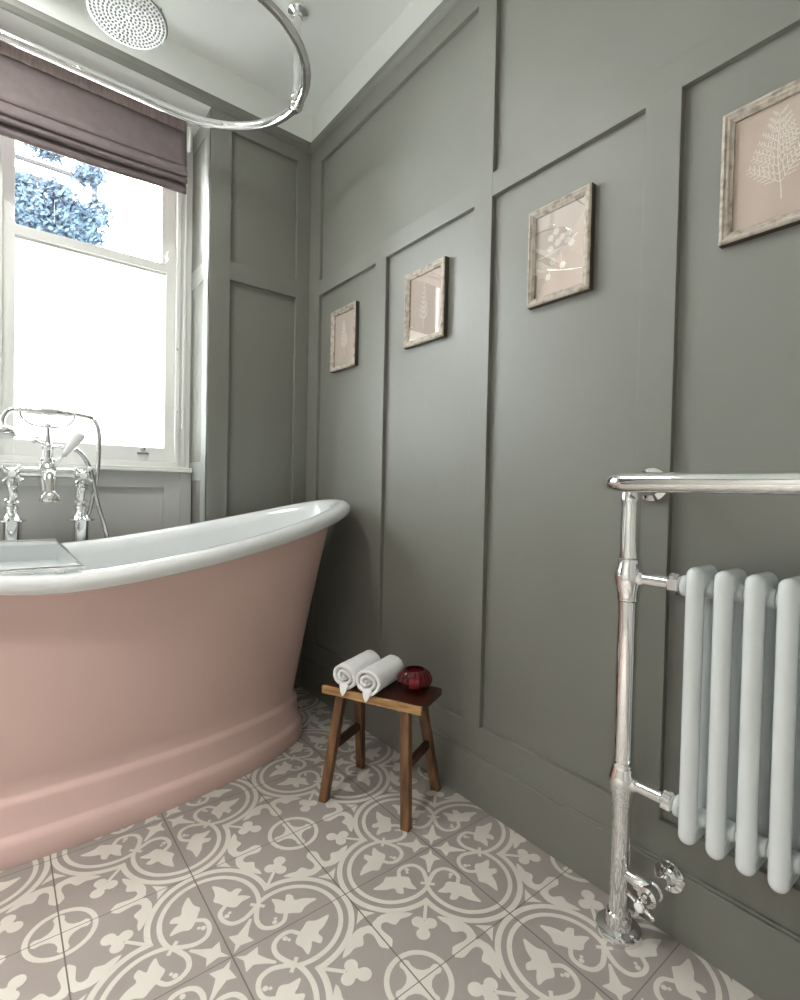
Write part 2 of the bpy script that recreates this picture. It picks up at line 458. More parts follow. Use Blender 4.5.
# ------------------------------------------------------------------ outside the window
bm = BM(); box(bm, -14, 8, 2.7, 22, -3.1, -3.0); struct('ground', bm, M['ground'], smooth=False)
def P_out(px, py, Y):
    d = CF*513.74 + CR*(px-400) - CU*(py-500); t = Y/d.y
    return CP + d*t

# camera basis (needed for nothing but the camera and the outside sight lines)
yaw, pitch, roll = .666334, .0199349, .02112
cy_, sy_, cp_, sp_ = math.cos(yaw), math.sin(yaw), math.cos(pitch), math.sin(pitch)
CF = Vector((sy_*cp_, cy_*cp_, -sp_)); R0 = Vector((cy_, -sy_, 0)); U0 = R0.cross(CF)
CR = R0*math.cos(roll) + U0*math.sin(roll); CU = -R0*math.sin(roll) + U0*math.cos(roll)
CP = Vector((-1.1292, 0, .93))

c = P_out(97, 200, 13)
t = thing('exterior_building', 'white rendered building across the way seen through the upper sash', 'building', (c.x-2.0, 13, -3))
bm = BM(); box(bm, c.x-6, c.x, 13, 17, -3.0, 12); obj('wall', bm, M['render'], t, smooth=False)
z1, z2 = P_out(50, 176, 13).z, P_out(50, 182, 13).z
bm = BM(); box(bm, c.x-6, c.x, 12.93, 12.999, z1+.12, z1+.19); box(bm, c.x-5.9, c.x-.55, 12.9, 12.999, z1-.24, z1-.13); obj('string_course', bm, M['ledge'], t, smooth=False)
bm = BM(); tube(bm, [(c.x-.05, 12.93, -3.0), (c.x-.05, 12.93, 11.5)], .06, 10); obj('downpipe', bm, M['lead'], t)

def build_tree():
    Y = 9.0; a = P_out(52, 208, Y)
    t = thing('tree', 'leafy blue-green tree outside behind the clear upper sash', 'tree', (a.x, Y, -3.0))
    bm = BM(); tube(bm, catmull([(a.x, Y, -3.0), (a.x+.1, Y, 0), (a.x-.05, Y, a.z-.3)], 6), [.14]*7+[.09]*6, 10)
    for k in range(9):
        an = rnd.uniform(0, 6.3); tube(bm, catmull([(a.x, Y, a.z-1.6+k*.14), (a.x+.4*math.cos(an), Y+.4*math.sin(an), a.z-1.2+k*.12), (a.x+.6*math.cos(an), Y+.6*math.sin(an), a.z-1.0+k*.09)], 4), .02, 6)
    obj('trunk', bm, M['bark'], t)
    bm = BM()
    cl = []
    for k in range(64):
        an = rnd.uniform(0, 6.3); rr = rnd.uniform(0, 1)**.5
        cl.append((a.x + .62*rr*math.cos(an), Y+.4*rr*math.sin(an), a.z - .10 + rnd.uniform(-1.0, 1.0)*.28))
    for k in range(10):
        cl.append((a.x - .25 + rnd.uniform(-.25, .25), Y+rnd.uniform(-.3, .3), a.z+.92+rnd.uniform(-.10, .08)))
    for k in range(4):
        cl.append((a.x + .42 + rnd.uniform(-.1, .1), Y+rnd.uniform(-.3, .3), a.z+.60+rnd.uniform(-.06, .06)))
    for cc in cl:
        for k in range(230):
            v = Vector(cc) + Vector((rnd.gauss(0, .075), rnd.gauss(0, .1), rnd.gauss(0, .06)))
            n = Vector((rnd.gauss(0, 1), rnd.gauss(0, 1), rnd.gauss(0, 1))).normalized(); u = n.orthogonal().normalized(); w = n.cross(u); s = rnd.uniform(.018, .036)
            bm.faces.new([bm.verts.new(v + u*s*1.5), bm.verts.new(v + w*s*.7), bm.verts.new(v - u*s*1.5), bm.verts.new(v - w*s*.7)])
    obj('foliage', bm, M['leaf'], t, smooth=False)
build_tree()

# ------------------------------------------------------------------ roman blind
def build_blind():
    t = thing('roman_blind', 'mauve-grey fabric roman blind gathered in soft folds at the window top', 'blind', (-1.18, 2.29, ZT))
    xa, xb = -.507, -1.862
    prof = [(2.298, 2.452, 0), (2.296, 2.36, .3), (2.290, 2.30, .8), (2.283, 2.275, 1), (2.286, 2.266, 1), (2.295, 2.272, 1), (2.299, 2.285, 1),
            (2.290, 2.262, 1.05), (2.276, 2.234, 1.15), (2.273, 2.222, 1.2), (2.279, 2.216, 1.2), (2.293, 2.224, 1.2), (2.297, 2.232, 1.2),
            (2.286, 2.214, 1.25), (2.271, 2.199, 1.3), (2.272, 2.190, 1.35), (2.282, 2.188, 1.35), (2.295, 2.198, 1.35),
            (2.293, 2.182, 1.4), (2.286, 2.170, 1.4), (2.286, 2.150, 1.45), (2.290, 2.149, 1.45)]
    prof = [(y, z, s) for y, z, s in prof]
    bm = BM(); N = 60; rows = []
    for i in range(N+1):
        u = i/N; x = xa+(xb-xa)*u; sag = 4*u*(1-u)
        wob = .0025*math.sin(7*u*PI) + .0012*math.sin(31*u)
        rows.append([bm.verts.new((x, y - .010*s*sag*.4 + wob*s*.5, z - .018*s*sag + (.004 if s > 1.3 else 0) + wob*s*.4)) for y, z, s in prof])
    for a, b in zip(rows, rows[1:]):
        for k in range(len(prof)-1): bm.faces.new((a[k], a[k+1], b[k+1], b[k]))
    o = obj('blind_fabric', bm, M['blind'], t, angle=80)
    so = o.modifiers.new('thick', 'SOLIDIFY'); so.thickness = .002; so.offset = 1
    bm = BM(); box(bm, xb, xa, 2.299, 2.33, 2.43, 2.4555); obj('headrail', bm, M['sash'], t, bevel=.002, smooth=False)
    # the lighter gathered strip under the headrail
    bm = BM(); rows = []
    for i in range(241):
        u = i/240; x = xa - .004 + (xb-xa+.008)*u
        w = .0015*math.sin(u*210) + .001*math.sin(u*97+1)
        rows.append([bm.verts.new((x, 2.2905+w*k/5, 2.452-.011*k)) for k in range(5)])
    for a, b in zip(rows, rows[1:]):
        for k in range(4): bm.faces.new((a[k], a[k+1], b[k+1], b[k]))
    obj('gathered_heading', bm, M['blind_hem'], t)
    # cord, its acorn and the cleat
    bm = BM(); tube(bm, catmull([(-.500, 2.30, 2.44), (-.499, 2.315, 2.1), (-.500, 2.33, 1.6), (-.500, 2.335, 1.19)], 6), .0013, 6)
    tube(bm, catmull([(-.496, 2.30, 2.44), (-.4945, 2.318, 2.1), (-.4945, 2.336, 1.6), (-.4955, 2.338, 1.19)], 6), .0013, 6)
    obj('pull_cord', bm, M['cordw'], t)
    bm = BM(); lathe(bm, (-.498, 2.336, 1.195), (0, 0, -1), [(0, .002), (.004, .005), (.014, .006), (.022, .004), (.024, 0)], 12); obj('cord_acorn', bm, M['cordw'], t)
    bm = BM(); tube(bm, catmull([(-.4985, 2.287, 2.435), (-.4975, 2.277, 2.40), (-.498, 2.279, 2.36), (-.499, 2.287, 2.33)], 6), [.002]+[.0075]*17+[.002], 12); obj('side_clip', bm, M['cordw'], t)
build_blind()

# ------------------------------------------------------------------ bathtub
BX, BY = -1.0, 1.79
def zrim(u): return .671 + .170*abs(u)**1.40
def build_bath():
    t = thing('bathtub', 'large freestanding boat-shaped bathtub, dusty pink outside and white inside', 'bathtub', (BX, BY, 0))
    N = 144
    def ring(bm, a, b, zf, n=2.0):
        r = []
        for k in range(N):
            th = 2*PI*k/N; c, s = math.cos(th), math.sin(th)
            x = a*math.copysign(abs(c)**(2/n), c); y = b*math.copysign(abs(s)**(2/n), s)
            r.append(bm.verts.new((BX+x, BY+y, zf(c))))
        return r
    def skin(bm, rings, cap0=False, cap1=False):
        for a, b in zip(rings, rings[1:]):
            for k in range(N): bm.faces.new((a[k], a[(k+1) % N], b[(k+1) % N], b[k]))
        if cap0: bm.faces.new(rings[0])
        if cap1: bm.faces.new(rings[-1])
    bm = BM()
    lv = [(0, .800, .268), (.012, .803, .271), (.050, .802, .270), (.064, .798, .266), (.070, .788, .257), (.076, .786, .255), (.110, .782, .250), (.138, .780, .249),
          (.148, .778, .247), (.154, .768, .239), (.162, .764, .236)]
    R = [ring(bm, a, b, lambda c, z=z: z) for z, a, b in lv]
    a0, b0, a1, b1 = .764, .236, .905, .332
    for i in range(1, 13):
        q = i/12
        w = q**1.12
        R.append(ring(bm, a0+(a1-a0)*w, b0+(b1-b0)*q**.8, lambda c, q=q: .162+(zrim(c)+.006-.162)*q, 2.0+.12*q))
    skin(bm, R, cap0=True)
    obj('tub_body', bm, M['pink'], t, angle=60)
    bm = BM()
    ao, bo = .984, .385
    prof = [(-.058, .010), (-.040, .000), (-.022, -.002), (-.009, .003), (-.001, .013), (.000, .024), (-.005, .035), (-.016, .043), (-.030, .046), (-.046, .045), (-.060, .040), (-.077, .026), (-.087, .002)]
    R = [ring(bm, ao+o, bo+o, lambda c, z=z: zrim(c)+z, 2.12) for o, z in prof]
    zb = .20
    for i in range(1, 13):
        q = i/12
        s = 1-q
        ain = (ao-.087); bin_ = (bo-.087)
        fa = 1 - .22*q - .10*q**6; fb = 1 - .10*q - .35*q**7
        R.append(ring(bm, ain*fa, bin_*fb, lambda c, q=q: zb + (zrim(c)-.004-zb)*(1-q)**1.0, 2.12))
    R.append(ring(bm, .42, .10, lambda c: zb-.006)); R.append(ring(bm, .06, .03, lambda c: zb-.010))
    skin(bm, R, cap1=True)
    obj('enamel_basin', bm, M['enamel'], t, angle=70)
    bm = BM(); lathe(bm, (BX, BY, zb-.0095), (0, 0, 1), [(0, .034), (.003, .034), (.004, .026), (.001, .02), (.001, 0)], 20); obj('waste', bm, M['chrome'], t)
    bm = BM(); lathe(bm, (BX, BY+.292, .60), (0, -1, -.1), [(0, .033), (.006, .033), (.010, .026), (.012, 0)], 20); obj('overflow', bm, M['chrome'], t)
build_bath()

# ------------------------------------------------------------------ clear rack across the bath
def build_rack():
    x1, x0 = -.966, -1.17
    t = thing('bath_rack', 'clear acrylic rack laid across the pink bathtub near the taps', 'rack', (-1.05, BY, .722))
    bm = BM()
    zt = .7230
    # flanges resting on both rims and a sunk tray between
    path = [(1.428, zt), (1.510, zt), (1.523, zt-.004), (1.530, zt-.055), (1.538, zt-.060), (2.042, zt-.060), (2.050, zt-.055), (2.057, zt-.004), (2.070, zt), (2.150, zt)]
    th = .005
    a = [bm.verts.new((x0, y, z)) for y, z in path]; b = [bm.verts.new((x1, y, z)) for y, z in path]
    c = [bm.verts.new((x0, y, z+th)) for y, z in path]; d = [bm.verts.new((x1, y, z+th)) for y, z in path]
    n = len(path)
    for i in range(n-1):
        bm.faces.new((a[i], a[i+1], b[i+1], b[i])); bm.faces.new((c[i], c[i+1], d[i+1], d[i]))
        bm.faces.new((a[i], a[i+1], c[i+1], c[i])); bm.faces.new((b[i], b[i+1], d[i+1], d[i]))
    bm.faces.new((a[0], b[0], d[0], c[0])); bm.faces.new((a[-1], b[-1], d[-1], c[-1]))
    obj('tray', bm, M['acrylic'], t, smooth=False)
    for xx in (x0, x1):
        bm = BM(); box(bm, xx-.002, xx+.002, 1.534, 2.047, zt-.054, zt+.008); obj('side_panel', bm, M['acrylic'], t, smooth=False)
        bm = BM(); tube(bm, [(xx, 1.428, zt+.009), (xx, 2.150, zt+.009)], .0028, 8); obj('edge_rod', bm, M['chrome'], t)
    for yy in (1.428, 2.150):
        bm = BM(); tube(bm, [(x0-.002, yy, zt+.009), (x1+.004, yy, zt+.009)], .0028, 8); obj('edge_rod', bm, M['chrome'], t)
        for xx in (x0+.10, x1-.045):
            bm = BM(); lathe(bm, (xx, yy+(.01 if yy < 1.8 else -.01), zt-.0055), (0, 0, 1), [(0, .008), (.006, .009), (.0075, .004)], 14); obj('grip_pad', bm, M['ceramic'], t)
build_rack()

# ------------------------------------------------------------------ standpipe bath mixer with handset
def build_mixer():
    XC, YT = -.985, 2.225
    t = thing('bath_mixer_tap', 'chrome standpipe bath mixer with cradled shower handset behind the bathtub', 'tap', (XC, YT, 0))
    CH = M['chrome']
    for s in (-1, 1):
        x = XC+s*.1025
        bm = BM()
        lathe(bm, (x, YT, 0), (0, 0, 1), [(0, .05), (.004, .05), (.010, .042), (.014, .031), (.02, .028), (.785, .028), (.790, .030), (.792, .046), (.797, .047), (.803, .036), (.812, .024), (.82, .018), (.84, .018)], 28)
        obj('standpipe', bm, CH, t)
        bm = BM()       # cranked elbow up to the valve body
        tube(bm, catmull([(x, YT, .838), (x, YT, .862), (x+s*-.004, YT-.012, .885), (x, YT-.012, .915), (x, YT, .94)], 6), [.017]*5+[.022]*3+[.016]*9+[.020]*8, 16)
        lathe(bm, (x, YT, .832), (0, 0, 1), [(0, .015), (.003, .022), (.012, .022), (.016, .016)], 20)
        lathe(bm, (x, YT-.006, .925), (0, 0, 1), [(-.012, .014), (-.008, .024), (.002, .024), (.006, .018)], 20)
        obj('elbow', bm, CH, t)
        bm = BM()       # valve body facing the room
        lathe(bm, (x, YT+.024, .957), (0, -1, 0), [(0, 0), (.002, .018), (.012, .026), (.034, .026), (.044, .022), (.052, .023), (.060, .018), (.072, .013), (.080, .012)], 24)
        obj('valve_body', bm, CH, t)
        bm = BM()
        hy = YT-.062
        ball(bm, (x, hy, .957), .0165, 14, (1, .8, 1))
        for k in range(4):
            an = PI/4*1.15 + k*PI/2; dx, dz = math.cos(an), math.sin(an)
            tube(bm, [(x+dx*.010, hy, .957+dz*.010), (x+dx*.026, hy, .957+dz*.026), (x+dx*.034, hy, .957+dz*.034), (x+dx*.038, hy, .957+dz*.038)], [.0055, .005, .0085, .004], 10)
        h = obj('cross_handle', bm, CH, t)
        bm = BM(); lathe(bm, (x, hy-.011, .957), (0, -1, 0), [(0, .011), (.003, .011), (.0045, .008), (.005, 0)], 18); obj('ceramic_index', bm, M['ceramic'], t)
    bm = BM(); tube(bm, [(XC-.09, YT, .964), (XC+.09, YT, .964)], .0195, 20); obj('crossbar', bm, CH, t)
    bm = BM()           # central diverter column
    lathe(bm, (XC, YT, .895), (0, 0, 1), [(0, .014), (.006, .022), (.03, .026), (.055, .028), (.085, .030), (.098, .026), (.104, .018), (.108, .026), (.118, .026), (.122, .018), (.150, .016), (.155, .020), (.163, .021), (.170, .014), (.180, .010), (.200, .008), (.228, .006), (.232, .010), (.240, .011), (.244, .007)], 24)
    lathe(bm, (XC, YT, .968), (0, -1, 0), [(0, .018), (.030, .024), (.040, .024), (.046, .016)], 20)
    obj('diverter_column', bm, CH, t)
    bm = BM()           # bell spout pouring towards the bath
    tube(bm, catmull([(XC, YT-.02, .965), (XC+.002, YT-.055, .955), (XC+.001, YT-.078, .925), (XC+.002, YT-.088, .893)], 7), [.019]*14+[.017]*8, 18)
    lathe(bm, (XC+.002, YT-.088, .902), (0, -.12, -1), [(0, .014), (.006, .019), (.014, .026), (.022, .030), (.034, .032), (.038, .032), (.038, .028), (.026, .024), (.016, .016)], 26)
    obj('spout', bm, CH, t)
    # side lever with a white ceramic grip
    bm = BM(); d = Vector((.075, -.025, .115)).normalized(); s0 = Vector((XC+.020, YT-.03, .990))
    tube(bm, [s0, s0+d*.045], [.006, .005], 12); lathe(bm, s0+d*.040, d, [(0, .006), (.003, .009), (.008, .009), (.010, .006)], 14)
    lv = obj('diverter_lever', bm, CH, t)
    bm = BM(); lathe(bm, s0+d*.050, d, [(0, .008), (.006, .010), (.04, .014), (.075, .017), (.088, .016), (.094, .011), (.096, 0)], 18); obj('ceramic_grip', bm, M['ceramic'], lv)
    bm = BM()           # small cross handle half way up the column
    for s in (-1, 1):
        tube(bm, [(XC, YT, 1.062), (XC+s*.028, YT-.004, 1.064+s*-.006), (XC+s*.036, YT-.004, 1.066+s*-.008)], [.005, .004, .007], 10)
        ball(bm, (XC+s*.040, YT-.004, 1.066+s*-.008), .0085, 12)
    ball(bm, (XC-.032, YT-.004, 1.088), .007, 12); tube(bm, [(XC-.005, YT, 1.07), (XC-.032, YT-.004, 1.088)], .003, 8)
    obj('small_handle', bm, CH, t)
    bm = BM()           # cradle: an open half-ring with forked ends
    zc = 1.157
    tube(bm, catmull([(XC-.082, YT, zc+.022), (XC-.074, YT, zc-.004), (XC-.048, YT, zc-.024), (XC, YT, zc-.030), (XC+.048, YT, zc-.024), (XC+.074, YT, zc-.004), (XC+.082, YT, zc+.022)], 7), .0038, 10)
    for s in (-1, 1):
        q = XC+s*.082; tube(bm, catmull([(q, YT-.018, zc+.038), (q, YT-.017, zc+.025), (q, YT, zc+.017), (q, YT+.017, zc+.025), (q, YT+.018, zc+.038)], 5), .0032, 8)
    obj('cradle', bm, CH, t)
    bm = BM()           # handset
    zh = 1.180
    tube(bm, catmull([(XC+.125, YT, zh-.004), (XC+.09, YT, zh), (XC+.055, YT, zh), (XC, YT, zh+.002), (XC-.055, YT, zh), (XC-.090, YT, zh), (XC-.112, YT-.004, zh-.006), (XC-.126, YT-.010, zh-.030), (XC-.130, YT-.016, zh-.058)], 6),
         [.0075]*7+[.008]*4+[.0115]*4+[.0145]*7+[.0125]*4+[.0085]*5+[.0075]*18, 16)
    hs = obj('handset', bm, CH, t)
    bm = BM(); lathe(bm, (XC-.131, YT-.018, zh-.052), (-.05, -.12, -1), [(0, .009), (.008, .013), (.013, .030), (.020, .040), (.030, .046), (.038, .046), (.041, .040), (.041, 0)], 28)
    obj('spray_head', bm, CH, hs)
    bm = BM(); lathe(bm, (XC-.131-.0022, YT-.018-.0052, zh-.052-.0425), (-.05, -.12, -1), [(0, .037), (.004, .036), (.005, 0)], 26)
    obj('spray_face', bm, M['ceramic'], hs)
    bm = BM()           # hose
    hose = [(XC+.120, YT, zh-.004), (XC+.138, YT, zh-.008), (XC+.156, YT+.002, zh-.045), (XC+.160, YT+.006, 1.08), (XC+.156, YT+.010, .97), (XC+.138, YT+.02, .85), (XC+.108, YT+.02, .72), (XC+.11, YT+.02, .55), (XC+.15, YT+.015, .40),
            (XC+.19, YT+.01, .45), (XC+.205, YT+.005, .58), (XC+.190, YT+.002, .72), (XC+.156, YT, .86), (XC+.136, YT, .965), (XC+.110, YT-.01, 1.025), (XC+.080, YT-.02, 1.055)]
    # the end of the hose plugs into the back of the lever side
    q = catmull(hose, 14); rr = [0.0082 + .0007*((i % 2)*2-1) for i in range(len(q))]
    tube(bm, q, rr, 12)
    obj('shower_hose', bm, M['chrome2'], t)
build_mixer()

# ------------------------------------------------------------------ shower curtain ring and rain head
def build_ring():
    t = thing('shower_curtain_ring', 'oval chrome shower curtain rail hung from the ceiling over the bathtub', 'curtain rail', (-1.0, 1.717, 2.30))
    zr = 2.30; ym, hw, xe, xw = 1.717, .320, -.29, -1.68
    pts = []
    r = .32
    # straight sides with rounded ends
    N = 26
    for k in range(N+1):
        a = -PI/2 + PI*k/N; pts.append((xe-r*1.05 + r*1.05*math.cos(a), ym+hw*math.sin(a), zr))
    for k in range(N+1):
        a = PI/2 + PI*k/N; pts.append((xw+r*1.05 + r*1.05*math.cos(a), ym+hw*math.sin(a), zr))
    bm = BM(); tube(bm, pts, .0165, 20, closed=True)
    obj('ring_tube', bm, M['chrome'], t)
    for x in (xe, xw):
        bm = BM(); ball(bm, (x, ym, zr), .0245, 18)
        lathe(bm, (x, ym-.026, zr), (0, 1, 0), [(0, .0165), (.004, .020), (.048, .020), (.052, .0165)], 18)
        lathe(bm, (x, ym, zr+.012), (0, 0, 1), [(0, .016), (.012, .017), (.014, .019), (.024, .019), (.026, .014)], 18)
        obj('joint', bm, M['chrome'], t)
        bm = BM(); tube(bm, [(x, ym, zr+.02), (x, ym, ZC-.004)], .0140, 16); ro = obj('ceiling_rod', bm, M['chrome'], t)
        bm = BM(); lathe(bm, (x, ym, ZC), (0, 0, -1), [(0, .034), (.004, .036), (.010, .035), (.014, .026), (.018, .017), (.030, .016), (.032, .012)], 26); obj('ceiling_flange', bm, M['chrome'], ro)
build_ring()

def build_rain():
    c = Vector((-.876, 1.464, 2.10)); ax = Vector((-.02, -.05, -1)).normalized()
    t = thing('rain_shower_head', 'round chrome rain shower head hanging above the bathtub', 'shower head', (c.x, c.y, ZC))
    bm = BM()
    lathe(bm, c, ax, [(-.05, .012), (-.046, .020), (-.030, .022), (-.024, .03), (-.016, .065), (-.010, .088), (-.004, .0925), (.002, .092), (.003, .087)], 48)
    hd = obj('head_shell', bm, M['chrome'], t)
    bm = BM(); lathe(bm, c, ax, [(.0015, .0872), (.0045, .0868), (.0048, 0)], 48); fp = obj('face_plate', bm, M['enamel'], t)
    u = ax.orthogonal().normalized(); v = ax.cross(u); bm = BM()
    for k in range(1, 10):
        n = 6*k
        for j in range(n):
            a = 2*PI*j/n + k*.3; p = c + (u*math.cos(a)+v*math.sin(a))*(.0091*k) + ax*.0046
            lathe(bm, p, ax, [(0, .0030), (.0025, .0018), (.0026, 0)], 7)
    o = obj('nozzles', bm, M['rubber2'], t); o['kind'] = 'stuff'
    bm = BM(); tube(bm, [c-ax*.045, (c.x, c.y+.002, 2.2), (c.x, c.y+.002, ZC-.004)], .010, 16)
    ball(bm, tuple(c-ax*.052), .017, 16)
    obj('drop_arm', bm, M['chrome'], t)
    bm = BM(); lathe(bm, (c.x, c.y+.002, ZC), (0, 0, -1), [(0, .03), (.004, .032), (.012, .022), (.02, .014)], 24); obj('ceiling_flange', bm, M['chrome'], t)
M['rubber2'] = mat('grey_nozzle_rubber', srgb(150, 148, 146), .5)
build_rain()

# ------------------------------------------------------------------ radiator with towel rail
def build_radiator():
    PXR, PYR = -.083, .547
    t = thing('towel_radiator', 'traditional white column radiator in a chrome towel rail frame on the right wall', 'radiator', (PXR, .26, 0))
    CH = M['chrome']
    ZU, ZL = .757, .327
    YN = .547 - 2*(.547-.26)
    for s, yp in ((1, PYR), (-1, YN)):
        bm = BM()
        tube(bm, [(PXR, yp, .012), (PXR, yp, .935)], .0198, 26)
        for z in (ZU, ZL):          # ball joints with collars
            lathe(bm, (PXR, yp, z), (0, 0, 1), [(-.052, .0185), (-.048, .0225), (-.036, .0225), (-.028, .024), (-.012, .0285), (0, .0300), (.012, .0285), (.028, .024), (.034, .0235), (.038, .0235), (.042, .0185)], 28)
        obj('post', bm, CH, t)
        bm = BM(); lathe(bm, (PXR, yp, 0), (0, 0, 1), [(0, .046), (.006, .047), (.012, .045), (.016, .036), (.018, .028), (.030, .026), (.042, .024), (.046, .019)], 32); obj('foot_flange', bm, CH, t)
        for z in (ZU, ZL):
            bm = BM()
            lathe(bm, (PXR, yp-s*.020, z), (0, -s, 0), [(0, .017), (.010, .0155), (.014, .0125), (.074, .0125)], 20)
            ar = obj('connecting_arm', bm, CH, t)
            bm = BM(); lathe(bm, (PXR, yp-s*.083, z), (0, -s, 0), [(0, .0), (0, .016), (.003, .021), (.020, .021), (.023, .016), (.023, 0)], 6)
            obj('hex_nut', bm, CH, ar, smooth=False, bevel=.001)
            bm = BM(); tube(bm, [(PXR, yp-s*.10, z), (PXR, yp-s*.124, z)], .010, 16); obj('threaded_tail', bm, M['chrome2'], ar)
    # towel rail: out from one wall rosette, along the front and back to the other
    zr = .953; xf = -.190; rb = .038
    path = [(-.012, PYR-.006, zr), (-.06, PYR-.006, zr)]
    for k in range(0, 9):
        a = k/8*PI/2; path.append((xf+rb - rb*math.sin(a), PYR-.006-rb + rb*math.cos(a), zr))
    path.append((xf, .26, zr))
    for k in range(0, 9):
        a = PI/2 - k/8*PI/2; path.append((xf+rb - rb*math.sin(a), YN+.006+rb - rb*math.cos(a), zr))
    path += [(-.06, YN+.006, zr), (-.012, YN+.006, zr)]
    bm = BM(); tube(bm, path, .0185, 26)
    for yp in (PYR, YN): lathe(bm, (PXR, yp, .915), (0, 0, 1), [(0, .0185), (.002, .022), (.012, .022), (.022, .019)], 24)
    obj('towel_rail', bm, CH, t)
    for yp in (PYR-.006, YN+.006):
        bm = BM(); lathe(bm, (-.0002, yp, zr), (-1, 0, 0), [(0, .036), (.004, .038), (.010, .036), (.014, .029), (.018, .024), (.032, .022), (.036, .0186)], 30); obj('wall_rosette', bm, CH, t)
    # column sections
    bm = BM()
    y0 = .404; R = .0157
    def cap(a, b, r, n=18):
        a, b = Vector(a), Vector(b); d = (b-a).normalized(); L = (b-a).length
        prof = [(-r*math.cos(q), r*math.sin(q)) for q in [PI/2*i/6 for i in range(7)]]
        prof += [(L + r*math.sin(q), r*math.cos(q)) for q in [PI/2*i/6 for i in range(7)]]
        prof[0] = (prof[0][0], 0); prof[-1] = (prof[-1][0], 0)
        lathe(bm, a, d, prof, n)
    for dx in (-.031, .031):
        cap((PXR+dx, y0, .297), (PXR+dx, y0, .780), R)
    for z in (.7835, .2965):
        cap((PXR-.030, y0, z), (PXR+.030, y0, z), .0157)
    for z in (.768, .316):
        cap((PXR-.029, y0, z), (PXR+.029, y0, z), .0168)
        cap((PXR-.022, y0, z+(.0085 if z > .5 else -.0085)), (PXR+.022, y0, z+(.0085 if z > .5 else -.0085)), .0164)
    lathe(bm, (PXR, y0-.0236, ZU), (0, 1, 0), [(0, 0), (0, .0165), (.014, .0168), (.033, .0168), (.047, .0165), (.047, 0)], 22)
    lathe(bm, (PXR, y0-.0236, ZL), (0, 1, 0), [(0, 0), (0, .0165), (.014, .0168), (.033, .0168), (.047, .0165), (.047, 0)], 22)
    tmp = obj('section_source', bm, M['radwhite'])
    rm = tmp.modifiers.new('r', 'REMESH'); rm.mode = 'VOXEL'; rm.voxel_size = .0024; rm.use_smooth_shade = True
    sm = tmp.modifiers.new('s', 'SMOOTH'); sm.factor = .5; sm.iterations = 5
    dg = bpy.context.evaluated_depsgraph_get(); me = bpy.data.meshes.new_from_object(tmp.evaluated_get(dg))
    bpy.data.objects.remove(tmp)
    for p in me.polygons: p.use_smooth = True
    me.name = 'column_section'
    me.transform(Matrix.Translation(-t.location))
    for k in range(7):
        o = bpy.data.objects.new('column_section', me); COL.objects.link(o); o.parent = t; o.location = (0, -k*.0475, 0)
    # hubs at both ends of the stack
    for s, y in ((1, y0+.0234), (-1, y0-6*.0475-.0234)):
        for z in (ZU, ZL):
            bm = BM(); lathe(bm, (PXR, y, z), (0, s, 0), [(0, .019), (.004, .021), (.010, .020), (.013, .014), (.013, 0)], 22); obj('end_bush', bm, M['radwhite'], t)
    # valve: wall pipe, body, tail to the post and cross handle
    bm = BM(); VY, VZ = .478, .128
    tube(bm, [(-.011, VY, VZ), (-.068, VY, VZ)], .0095, 16)
    lathe(bm, (-.062, VY, VZ), (-1, 0, 0), [(0, .0), (0, .015), (.003, .019), (.018, .019), (.022, .016), (.036, .016), (.040, .019), (.046, .019), (.050, .012), (.062, .010), (.062, 0)], 20)
    tube(bm, [(PXR, VY+.004, VZ+.002), (PXR, .497, VZ+.004)], .0150, 18)
    lathe(bm, (PXR, VY+.016, VZ+.003), (0, 1, .04), [(0, .0), (0, .0165), (.003, .0175), (.016, .0175), (.018, .0135), (.042, .0120), (.06, .0120)], 20)
    vb = obj('valve', bm, CH, t)
    bm = BM(); lathe(bm, (-.0092, VY, VZ), (-1, 0, 0), [(0, .030), (.002, .032), (.005, .030), (.007, .018), (.012, .013), (.014, .010)], 26); obj('wall_flange', bm, CH, vb)
    bm = BM(); hc = Vector((-.132, VY, VZ-.004)); tube(bm, [(-.118, VY, VZ-.002), tuple(hc)], .0055, 12)
    for k in range(4):
        an = .35 + k*PI/2; dy, dz = math.cos(an), math.sin(an)
        tube(bm, [hc+Vector((0, dy*.006, dz*.006)), hc+Vector((0, dy*.020, dz*.020)), hc+Vector((0, dy*.027, dz*.027)), hc+Vector((0, dy*.030, dz*.030))], [.005, .0035, .0055, .003], 10)
    lathe(bm, hc+Vector((.006, 0, 0)), (-1, 0, 0), [(0, .006), (.004, .011), (.010, .011), (.013, .008)], 18)
    ch = obj('cross_handle', bm, CH, vb)
    bm = BM(); lathe(bm, hc+Vector((-.0072, 0, 0)), (-1, 0, 0), [(0, .0085), (.002, .0085), (.004, .006), (.0045, 0)], 18); obj('ceramic_index', bm, M['ceramic'], vb)
build_radiator()

